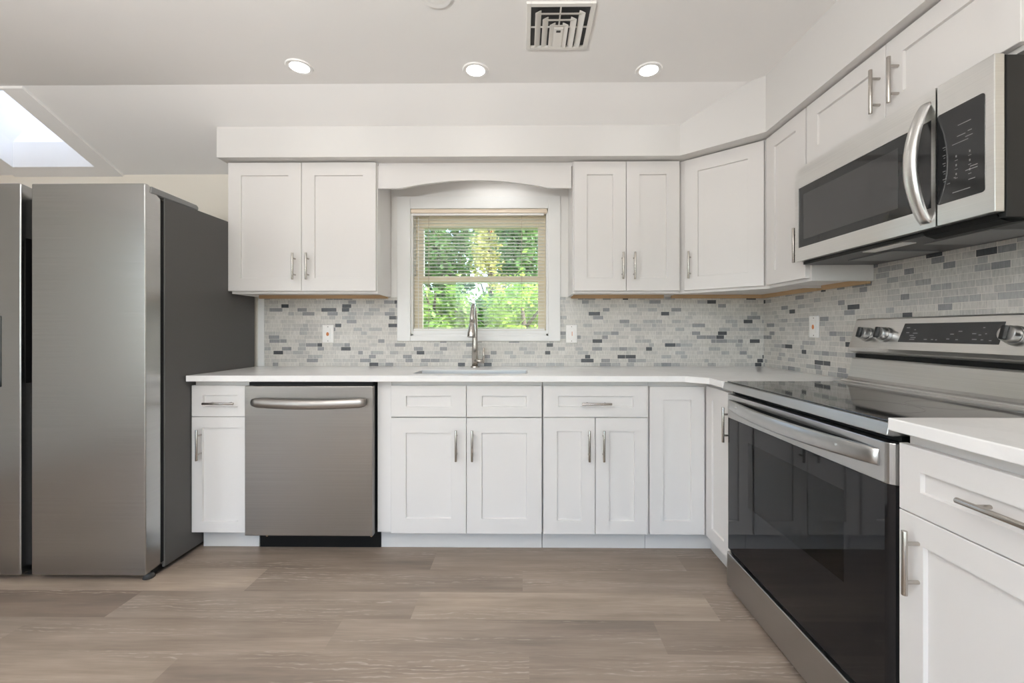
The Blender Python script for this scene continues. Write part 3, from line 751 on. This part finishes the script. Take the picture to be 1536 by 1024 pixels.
for (y, s, L) in ((1.620, .086, .014), (1.617, .067, .012), (1.590, .078, .006), (1.598, .056, .018), (1.590, .048, .020), (1.586, .065, .018), (1.593, .041, .020), (1.54, .042, .012),
                  (1.515, .042, .008), (1.50, .041, .006), (1.46, .045, .010), (1.43, .043, .008), (1.45, .062, .012), (1.425, .072, .012), (1.38, .064, .012), (1.362, .060, .008),
                  (1.375, .045, .014), (1.352, .044, .007), (1.345, .064, .005), (1.328, .042, .007), (1.355, .084, .006)):
    pbox(b, y - L / 2, y + L / 2, s - .0012, s + .0012, .0012, .0016)
obj('panel_lettering', b, 'marking', ds)
for y in (1.800, 1.711, 1.262, 1.180):
    c0 = Vector(onp(y, .058)); 
    b = MB(); b.cyl(c0, c0 + nn * .012, .030, .029, 28); b.cyl(c0 + nn * .012, c0 + nn * .034, .027, .024, 28); kb = obj('knob', b, 'range', cp, .002)
    b = MB(); p = c0 + nn * .034; q = uu
    pb = [p - q * .021 + Vector((0, -.006, 0)), p - q * .021 + Vector((0, .006, 0)), p + q * .021 + Vector((0, .006, 0)), p + q * .021 + Vector((0, -.006, 0))]
    b.hexa([tuple(v) for v in pb] + [tuple(v + nn * .012) for v in pb]); obj('grip', b, 'blackmetal', kb, .002)
# oven door with rounded ends
XD = .8977
def rounded_plan(x0, x1, y0, y1, r, n=6):     # front corners rounded
    p = [(x1, y0)]
    for i in range(n + 1): a = R(270 - 90 * i / n); p.append((x0 + r + r * math.cos(a), y0 + r + r * math.sin(a)))
    for i in range(n + 1): a = R(180 - 90 * i / n); p.append((x0 + r + r * math.cos(a), y1 - r + r * math.sin(a)))
    p.append((x1, y1)); return p
DY0, DY1 = 1.0475, 1.8985
od = MB(); od.prism(rounded_plan(XD, .930, DY0, DY1, .022), lambda p, t_: (p[0], p[1], t_), .7585, .8610)
dr = obj('oven_door', od, 'range', rg, .002)
WG = (1.205, 1.715, .432, .690)
b = MB()
pl_ = rounded_plan(XD + .001, .930, DY0, WG[0], .022)
half = len(pl_) // 2
ra = [(.930, WG[0]), ] 
# black glass frame around the see-through window: four pieces
b.prism([(.930, DY0)] + [(XD + .001 + .022 + .022 * math.cos(R(270 - 90 * i / 6)), DY0 + .022 + .022 * math.sin(R(270 - 90 * i / 6))) for i in range(7)] + [(XD + .001, WG[0]), (.930, WG[0])], lambda p, t_: (p[0], p[1], t_), .186, .7580)
b.prism([(.930, WG[1]), (XD + .001, WG[1])] + [(XD + .001 + .022 + .022 * math.cos(R(180 - 90 * i / 6)), DY1 - .022 + .022 * math.sin(R(180 - 90 * i / 6))) for i in range(7)] + [(.930, DY1)], lambda p, t_: (p[0], p[1], t_), .186, .7580)
b.box(XD + .001, .930, WG[0], WG[1], .186, WG[2]); b.box(XD + .001, .930, WG[0], WG[1], WG[3], .7580)
obj('door_glass', b, 'glassblack', dr)
b = MB(); b.box(XD + .001, XD + .006, WG[0], WG[1], WG[2], WG[3]); obj('oven_window', b, 'ovenglass', dr)
# bowed handle
b = MB(); hy0, hy1 = 1.084, 1.872; n = 28; rings = []
for i in range(n + 1):
    u = i / n; y = hy0 + (hy1 - hy0) * u; s = math.sin(math.pi * u); x = XD - .004 - .042 * s ** .8
    za, zb = .797 - .006 * s, .840 - .001 * s
    sec = [(x + .010, za), (x + .002, za), (x - .002, za + .006), (x, (za + zb) / 2), (x + .002, zb - .004), (x + .006, zb), (x + .012, zb)]
    rings.append([b.v((q[0], y, q[1])) for q in sec])
for A, B in zip(rings, rings[1:]):
    for j in range(7): b.face([A[j], A[(j + 1) % 7], B[(j + 1) % 7], B[j]], 1 <= j <= 4)
b.face(rings[0][::-1]); b.face(rings[-1])
hnd = obj('handle', b, 'range', dr)
b = MB(); b.box(XD - .0004, XD + .002, 1.13, 1.85, .806, .8385); obj('handle_shade_strip', b, 'blackmetal', dr)  # flat black strip, its colour standing in for the shaded handle gap
for y in (1.20, 1.40, 1.58, 1.76):
    b = MB(); b.box(XD - .030, XD - .0005, y - .003, y + .003, .818, .824); obj('handle_rib', b, 'range', dr)
b = MB(); b.prism(rounded_plan(XD, .935, DY0, DY1, .012), lambda p, t_: (p[0], p[1], t_), .0215, .166); obj('storage_drawer', b, 'range', rg, .003)
b = MB(); b.box(.915, .934, DY0 + .01, DY1 - .01, .166, .186); obj('drawer_gap', b, 'black', rg)
for (x, y) in ((.95, RY0 + .05), (.95, RY1 - .03), (1.45, RY0 + .05), (1.45, RY1 - .05)):
    b = MB(); b.cyl((x, y, .0005), (x, y, .036), .02, .016, 14); obj('foot', b, 'black', rg)

# ------------------------------------------------------------------ microwave over the range
mw = thing('microwave', 'stainless over-the-range microwave with curved handle', 'microwave', (1.33, 1.455, 1.41))
MY0, MY1, MZ0, MZ1, XM = 1.0700, 1.8480, 1.4330, 1.8260, 1.170
b = MB(); b.box(XM + .032, 1.508, MY0 + .003, MY1 - .003, MZ0 - .012, MZ1 - .001); obj('body', b, 'blackmetal', mw, .002)
b = MB(); b.box(XM + .026, XM + .0315, MY0 + .003, MY1 - .003, MZ0, MZ1 - .002); obj('door_seal', b, 'black', mw)
SE = 1.2200
MG = (1.3000, 1.8270, 1.489, 1.741)                  # door window y0,y1,z0,z1
b = MB(); x1 = XM + .025
b.box(XM, x1, SE + .002, MG[0] - .065, MZ0, MZ1) ; b.box(XM, x1, MG[1], MY1, MZ0, MZ1)
b.box(XM, x1, MG[0] - .065, MG[1], MZ0, MG[2]); b.box(XM, x1, MG[0] - .065, MG[1], MG[3], MZ1)
md_ = obj('door', b, 'mw', mw)
b = MB(); b.box(XM + .002, XM + .010, MG[0] - .065, MG[1], MG[2], MG[3]); gl_ = obj('door_window', b, 'display', md_)
b = MB(); b.box(XM + .0014, XM + .0024, 1.345, 1.795, 1.520, 1.708); M['screen'] = mat('perforated_screen', (.045, .045, .046), .05, 0, .6); obj('screen', b, 'screen', md_)
b = MB(); b.prism(rr(SE - .0005, MY0, MZ0, MZ1, .001), lambda p, t_: (t_, p[0], p[1]), XM, x1) if False else b.box(XM, x1, MY0, SE - .002, MZ0, MZ1)
kp = obj('control_panel', b, 'mw', mw, .002)
b = MB(); b.prism([(y, z) for y, z in rr(1.092, SE - .003, 1.490, 1.742, .008)], lambda p, t_: (t_, p[0], p[1]), XM - .0012, XM + .004)
kg = obj('keypad', b, 'display', kp)
b = MB()
def kmark(y, z, L, h=.0012): b.box(XM - .0015, XM - .0012, y - L * .42, y + L * .42, z - h * .7, z + h * .7)
kmark(1.142, 1.689, .040); kmark(1.150, 1.660, .026); kmark(1.128, 1.663, .012); kmark(1.153, 1.642, .050, .0011); kmark(1.130, 1.650, .022, .0012)
for i in range(5): kmark(1.196, 1.645 - i * .022, .010, .0013); kmark(1.195, 1.638 - i * .022, .006, .0011)
for i in range(3):
    for j, y in enumerate((1.163, 1.128)): kmark(y, 1.608 - i * .024, .004, .004); kmark(y, 1.597 - i * .024, .009, .0010)
for (y, z, L) in ((1.184, 1.541, .010), (1.167, 1.552, .006), (1.124, 1.560, .036), (1.118, 1.567, .022), (1.123, 1.534, .020), (1.150, 1.512, .055)): kmark(y, z, L, .0014)
obj('key_lettering', b, 'keyprint', kg)
# curved handle
b = MB(); n = 28; rings = []
for i in range(n + 1):
    u = i / n; z = 1.447 + (1.795 - 1.447) * u; s = math.sin(math.pi * u); x = XM - .003 - .048 * s ** .75; y = 1.252
    hw = .017 + .004 * s
    sec = [(x + .010, -hw), (x + .001, -hw + .002), (x - .004, -hw * .5), (x - .005, 0), (x - .004, hw * .5), (x + .001, hw - .002), (x + .010, hw)]
    rings.append([b.v((q[0], y + q[1], z)) for q in sec])
for A, B in zip(rings, rings[1:]):
    for j in range(7): b.face([A[j], A[(j + 1) % 7], B[(j + 1) % 7], B[j]], j < 6)
b.face(rings[0][::-1]); b.face(rings[-1]); obj('handle', b, 'mw', md_)
# underside: filters and lamp lens
for y in (1.30, 1.62):
    b = MB(); b.box(1.30, 1.47, y - .10, y + .10, MZ0 - .0155, MZ0 - .0122); obj('grease_filter', b, 'hinge', mw)
b = MB(); b.box(1.215, 1.260, 1.38, 1.54, MZ0 - .015, MZ0 - .0122); obj('lamp_cover', b, 'plate', mw)
b = MB(); b.prism([(1.196, MZ0 - .001), (1.206, MZ0 - .014), (1.235, MZ0 - .022), (1.285, MZ0 - .0165), (1.285, MZ0 - .0121), (1.203, MZ0 - .0121)], lambda p, t_: (p[0], t_, p[1]), MY0 + .02, MY0 + .22); obj('vent_lip', b, 'black', mw)

# ------------------------------------------------------------------ wall plates
def plate(mt, label, pos, group='white wall plates in the backsplash', kind='outlet'):
    t = thing('wall_plate', label, 'outlet', tuple(mt @ Vector(pos)), group)
    x, y, z = pos
    b = MB(mt); b.box(x - .036, x + .036, y - .006, y - .0002, z - .057, z + .057); p = obj('plate', b, 'plate', t, .003, 3)
    b = MB(mt); b.box(x - .017, x + .017, y - .0085, y - .0055, z - .033, z + .033); d = obj('device', b, 'plate', t, .0015)
    b = MB(mt)
    if kind == 'switch': b.box(x + .001, x + .005, y - .0092, y - .0084, z - .012, z + .014)
    else:
        n = 12; cv_ = [b.v((x - .001 + .009 * math.cos(2 * math.pi * i / n), y - .0092, z - .003 + .013 * math.sin(2 * math.pi * i / n) * (1.1 if i < 7 else .8))) for i in range(n)]
        b.face(cv_); c3 = [b.v((v.co.x, v.co.y, v.co.z)) for v in []]
    obj('printed_mark', b, 'orange', d)
    for q in (-.045, .045):
        b = MB(mt); b.cyl((x, y - .0062, z + q), (x, y - .0070, z + q), .003, n=10); obj('screw', b, 'darkprint', p)
    return t
I4 = Matrix.Identity(4)
plate(I4, 'white outlet plate on the mosaic under the cabinet nearest the fridge', (-1.240, YW - .008, 1.120))
plate(I4, 'white switch plate on the mosaic just right of the window', (.3045, YW - .008, 1.120), kind='switch')
plate(face_m(XR - .008, 2.231, R(-90)), 'white outlet plate on the side wall mosaic beside the range', (0, 0, 1.160))

# ------------------------------------------------------------------ ceiling fixtures
def downlight(x, y, label, lit=True):
    t = thing('recessed_downlight', label, 'ceiling light', (x, y, ZC), 'round recessed downlights')
    b = MB(); n = 40
    for i in range(n):
        a, c2 = 2 * math.pi * i / n, 2 * math.pi * (i + 1) / n
        def p(r, z, q): return b.v((x + r * math.cos(q), y + r * math.sin(q), z))
        b.face([p(.062, ZC - .0005, a), p(.062, ZC - .0005, c2), p(.059, ZC - .006, c2), p(.059, ZC - .006, a)], True)
        b.face([p(.059, ZC - .006, a), p(.059, ZC - .006, c2), p(.044, ZC - .004, c2), p(.044, ZC - .004, a)], True)
    obj('trim_ring', b, 'plate', t)
    b = MB(); b.cyl((x, y, ZC - .004), (x, y, ZC - .001), .0445, n=32); obj('lens', b, 'lens' if lit else 'plate', t)
    if lit: light('lamp', 'AREA', .35, (x, y, ZC - .008), (0, 0, 0), .085, .085, (1, .965, .91), t, R(165), 'DISK')
downlight(-1.061, 2.013, 'lit recessed downlight above the cabinet next to the fridge')
downlight(-.229, 2.046, 'lit recessed downlight centred above the window and sink')
downlight(.602, 2.053, 'lit recessed downlight nearest the corner cabinet')
downlight(-.328, 1.588, 'unlit round ceiling fixture left of the air vent, cut by the top edge', False)
for x, y in ((-1.9, .7), (-.2, -.2), (.75, .5), (-1.9, -1.4), (-.2, -1.8)): downlight(x, y, 'lit recessed downlight over the room behind the viewer')

v_ = thing('ceiling_vent', 'square white ceiling air vent with nested louvres', 'vent', (.145, 1.755, ZC))
def sq(b, cx, cy, h, w_, z0, z1):
    b.box(cx - h, cx - h + w_, cy - h, cy + h, z0, z1); b.box(cx + h - w_, cx + h, cy - h, cy + h, z0, z1)
    b.box(cx - h + w_, cx + h - w_, cy - h, cy - h + w_, z0, z1); b.box(cx - h + w_, cx + h - w_, cy + h - w_, cy + h, z0, z1)
VX, VY = .1455, 1.755
b = MB(); sq(b, VX, VY, .133, .018, ZC - .010, ZC - .0002); obj('frame', b, 'vent', v_, .002)
b = MB(); b.box(VX - .116, VX + .116, VY - .116, VY + .116, ZC - .0015, ZC - .0003); obj('duct', b, 'ventdark', v_)
Z0, Z1 = ZC - .013, ZC - .0035
def vane(b, p, q, ox, oy):                       # slanted blade from p to q, leaning outwards by (ox, oy) as it rises
    b.hexa([(p[0], p[1], Z0), (q[0], q[1], Z0), (q[0] - ox * .003, q[1] - oy * .003, Z0), (p[0] - ox * .003, p[1] - oy * .003, Z0),
            (p[0] - ox * .020, p[1] - oy * .020, Z1), (q[0] - ox * .020, q[1] - oy * .020, Z1), (q[0] - ox * .0235, q[1] - oy * .0235, Z1), (p[0] - ox * .0235, p[1] - oy * .0235, Z1)])
for hx_, ty in ((.098, -.090), (.068, -.056), (.038, -.024)):
    b = MB(); y0, y1 = VY + ty, VY + .1148
    vane(b, (VX - hx_, y0), (VX - hx_, y1), -1, 0); vane(b, (VX + hx_, y0), (VX + hx_, y1), 1, 0); vane(b, (VX - hx_, y0), (VX + hx_, y0), 0, -1)
    obj('louvre', b, 'vent', v_)
b = MB(); b.box(VX - .019, VX + .019, VY - .002, VY + .1148, ZC - .011, ZC - .006); obj('centre_plate', b, 'vent', v_, .001)
b = MB(); b.box(VX - .003, VX + .003, VY - .1148, VY, ZC - .0058, ZC - .002); b.box(VX - .1148, VX + .1148, VY - .003, VY + .003, ZC - .0058, ZC - .002); obj('crossbar', b, 'vent', v_)
b = MB(); b.box(VX - .009, VX + .009, VY + .010, VY + .020, ZC - .0135, ZC - .011); obj('damper_lever', b, 'ventdark', v_)

# ------------------------------------------------------------------ outside the window
b = MB(); b.box(-14, 14, YW + .4, 30, -.75, -.70)
tag(obj('ground', b, 'lawn'), 'green lawn outside the window', 'lawn', None, 'structure')
def tree(x, y, z0, h, rad, leafm, nleaf, ls, label, name='tree', seed=0, cz=None, rz=None):
    rnd = random.Random(seed)
    t = thing(name, label, 'tree' if name != 'shrub' else 'shrub', (x, y, -.70), 'trees and shrubs outside the window')
    b = MB(); b.tube([(x, y, -.70), (x + .05, y, h * .4), (x - .04, y + .05, h * .8)], [.05 + h * .018, .04 + h * .010, .02], 10)
    for i in range(6):
        a = rnd.uniform(0, 6.28); z = h * rnd.uniform(.3, .7)
        b.tube([(x, y, z), (x + rad * .35 * math.cos(a), y + rad * .35 * math.sin(a), z + .25 * h * .5), (x + rad * .7 * math.cos(a), y + rad * .7 * math.sin(a), z + .4 * h * .5)], [.03, .02, .008], 6)
    obj('trunk', b, 'bark', t)
    b = MB(); czz = cz if cz is not None else h * .62; rzz = rz or h * .45
    clumps = []
    for i in range(26):
        while True:
            p = Vector((rnd.uniform(-1, 1), rnd.uniform(-1, 1), rnd.uniform(-1, 1)))
            if p.length < 1: break
        clumps.append(p)
    for i in range(nleaf):
        c_ = rnd.choice(clumps); p = c_ * .85 + Vector((rnd.gauss(0, .13), rnd.gauss(0, .13), rnd.gauss(0, .13)))
        q = Vector((x + p.x * rad, y + p.y * rad, czz + p.z * rzz))
        if q.y < YW + .5: continue
        s = ls * rnd.uniform(.6, 1.3)
        d = Vector((rnd.uniform(-1, 1), rnd.uniform(-1, 1), rnd.uniform(-1, .6))).normalized()
        e_ = d.orthogonal().normalized(); e_.rotate(Matrix.Rotation(rnd.uniform(0, 6.28), 3, d))
        b.face([b.v(q), b.v(q + d * s * .5 + e_ * s * .28), b.v(q + d * s), b.v(q + d * s * .5 - e_ * s * .28)])
    obj('crown', b, leafm, t)
tree(.02, 6.3, 0, 1.9, .62, 'leaflime', 5200, .10, 'bright lime shrub low at the right side of the window', 'shrub', seed=4, cz=1.15, rz=.85)
tree(-1.33, 6.3, 0, 1.9, .58, 'leafmid', 4200, .10, 'mid green shrub low at the left side of the window', 'shrub', seed=5, cz=1.10, rz=.85)
tree(-.78, 8.1, 0, 2.0, .60, 'leafdark', 3600, .12, 'dark green shrub low in the middle of the window, behind the faucet', 'shrub', seed=8, cz=1.0, rz=1.0)
tree(-1.95, 9.6, 0, 5.6, .95, 'leafdark', 5600, .15, 'dark green tree at the left side of the window', seed=1, cz=2.9, rz=1.9)
tree(.12, 9.6, 0, 5.6, .92, 'leafdark', 7000, .15, 'dark green tree at the right side of the window', seed=2, cz=3.0, rz=1.9)
tree(-.93, 11.6, 0, 5.4, .85, 'leafpale', 2500, .17, 'pale yellow-leaved tree in the middle of the window', seed=3, cz=2.9, rz=1.7)
tree(-.95, 13.6, 0, 6.2, .60, 'leafred', 700, .20, 'orange-red leaved tree high in the middle of the window', seed=6, cz=4.2, rz=.45)
tree(-1.2, 17.5, 0, 3.4, 2.6, 'leafmid', 9000, .26, 'mid green hedge closing the view beyond the trees', 'shrub', seed=9, cz=1.3, rz=1.7)

for o in sc.objects:                                  # round things shade smooth where they were flagged; keep the rest flat
    if o.type == 'MESH' and o.modifiers.get('bevel') is None and not o.data.polygons: print('EMPTY', o.name)
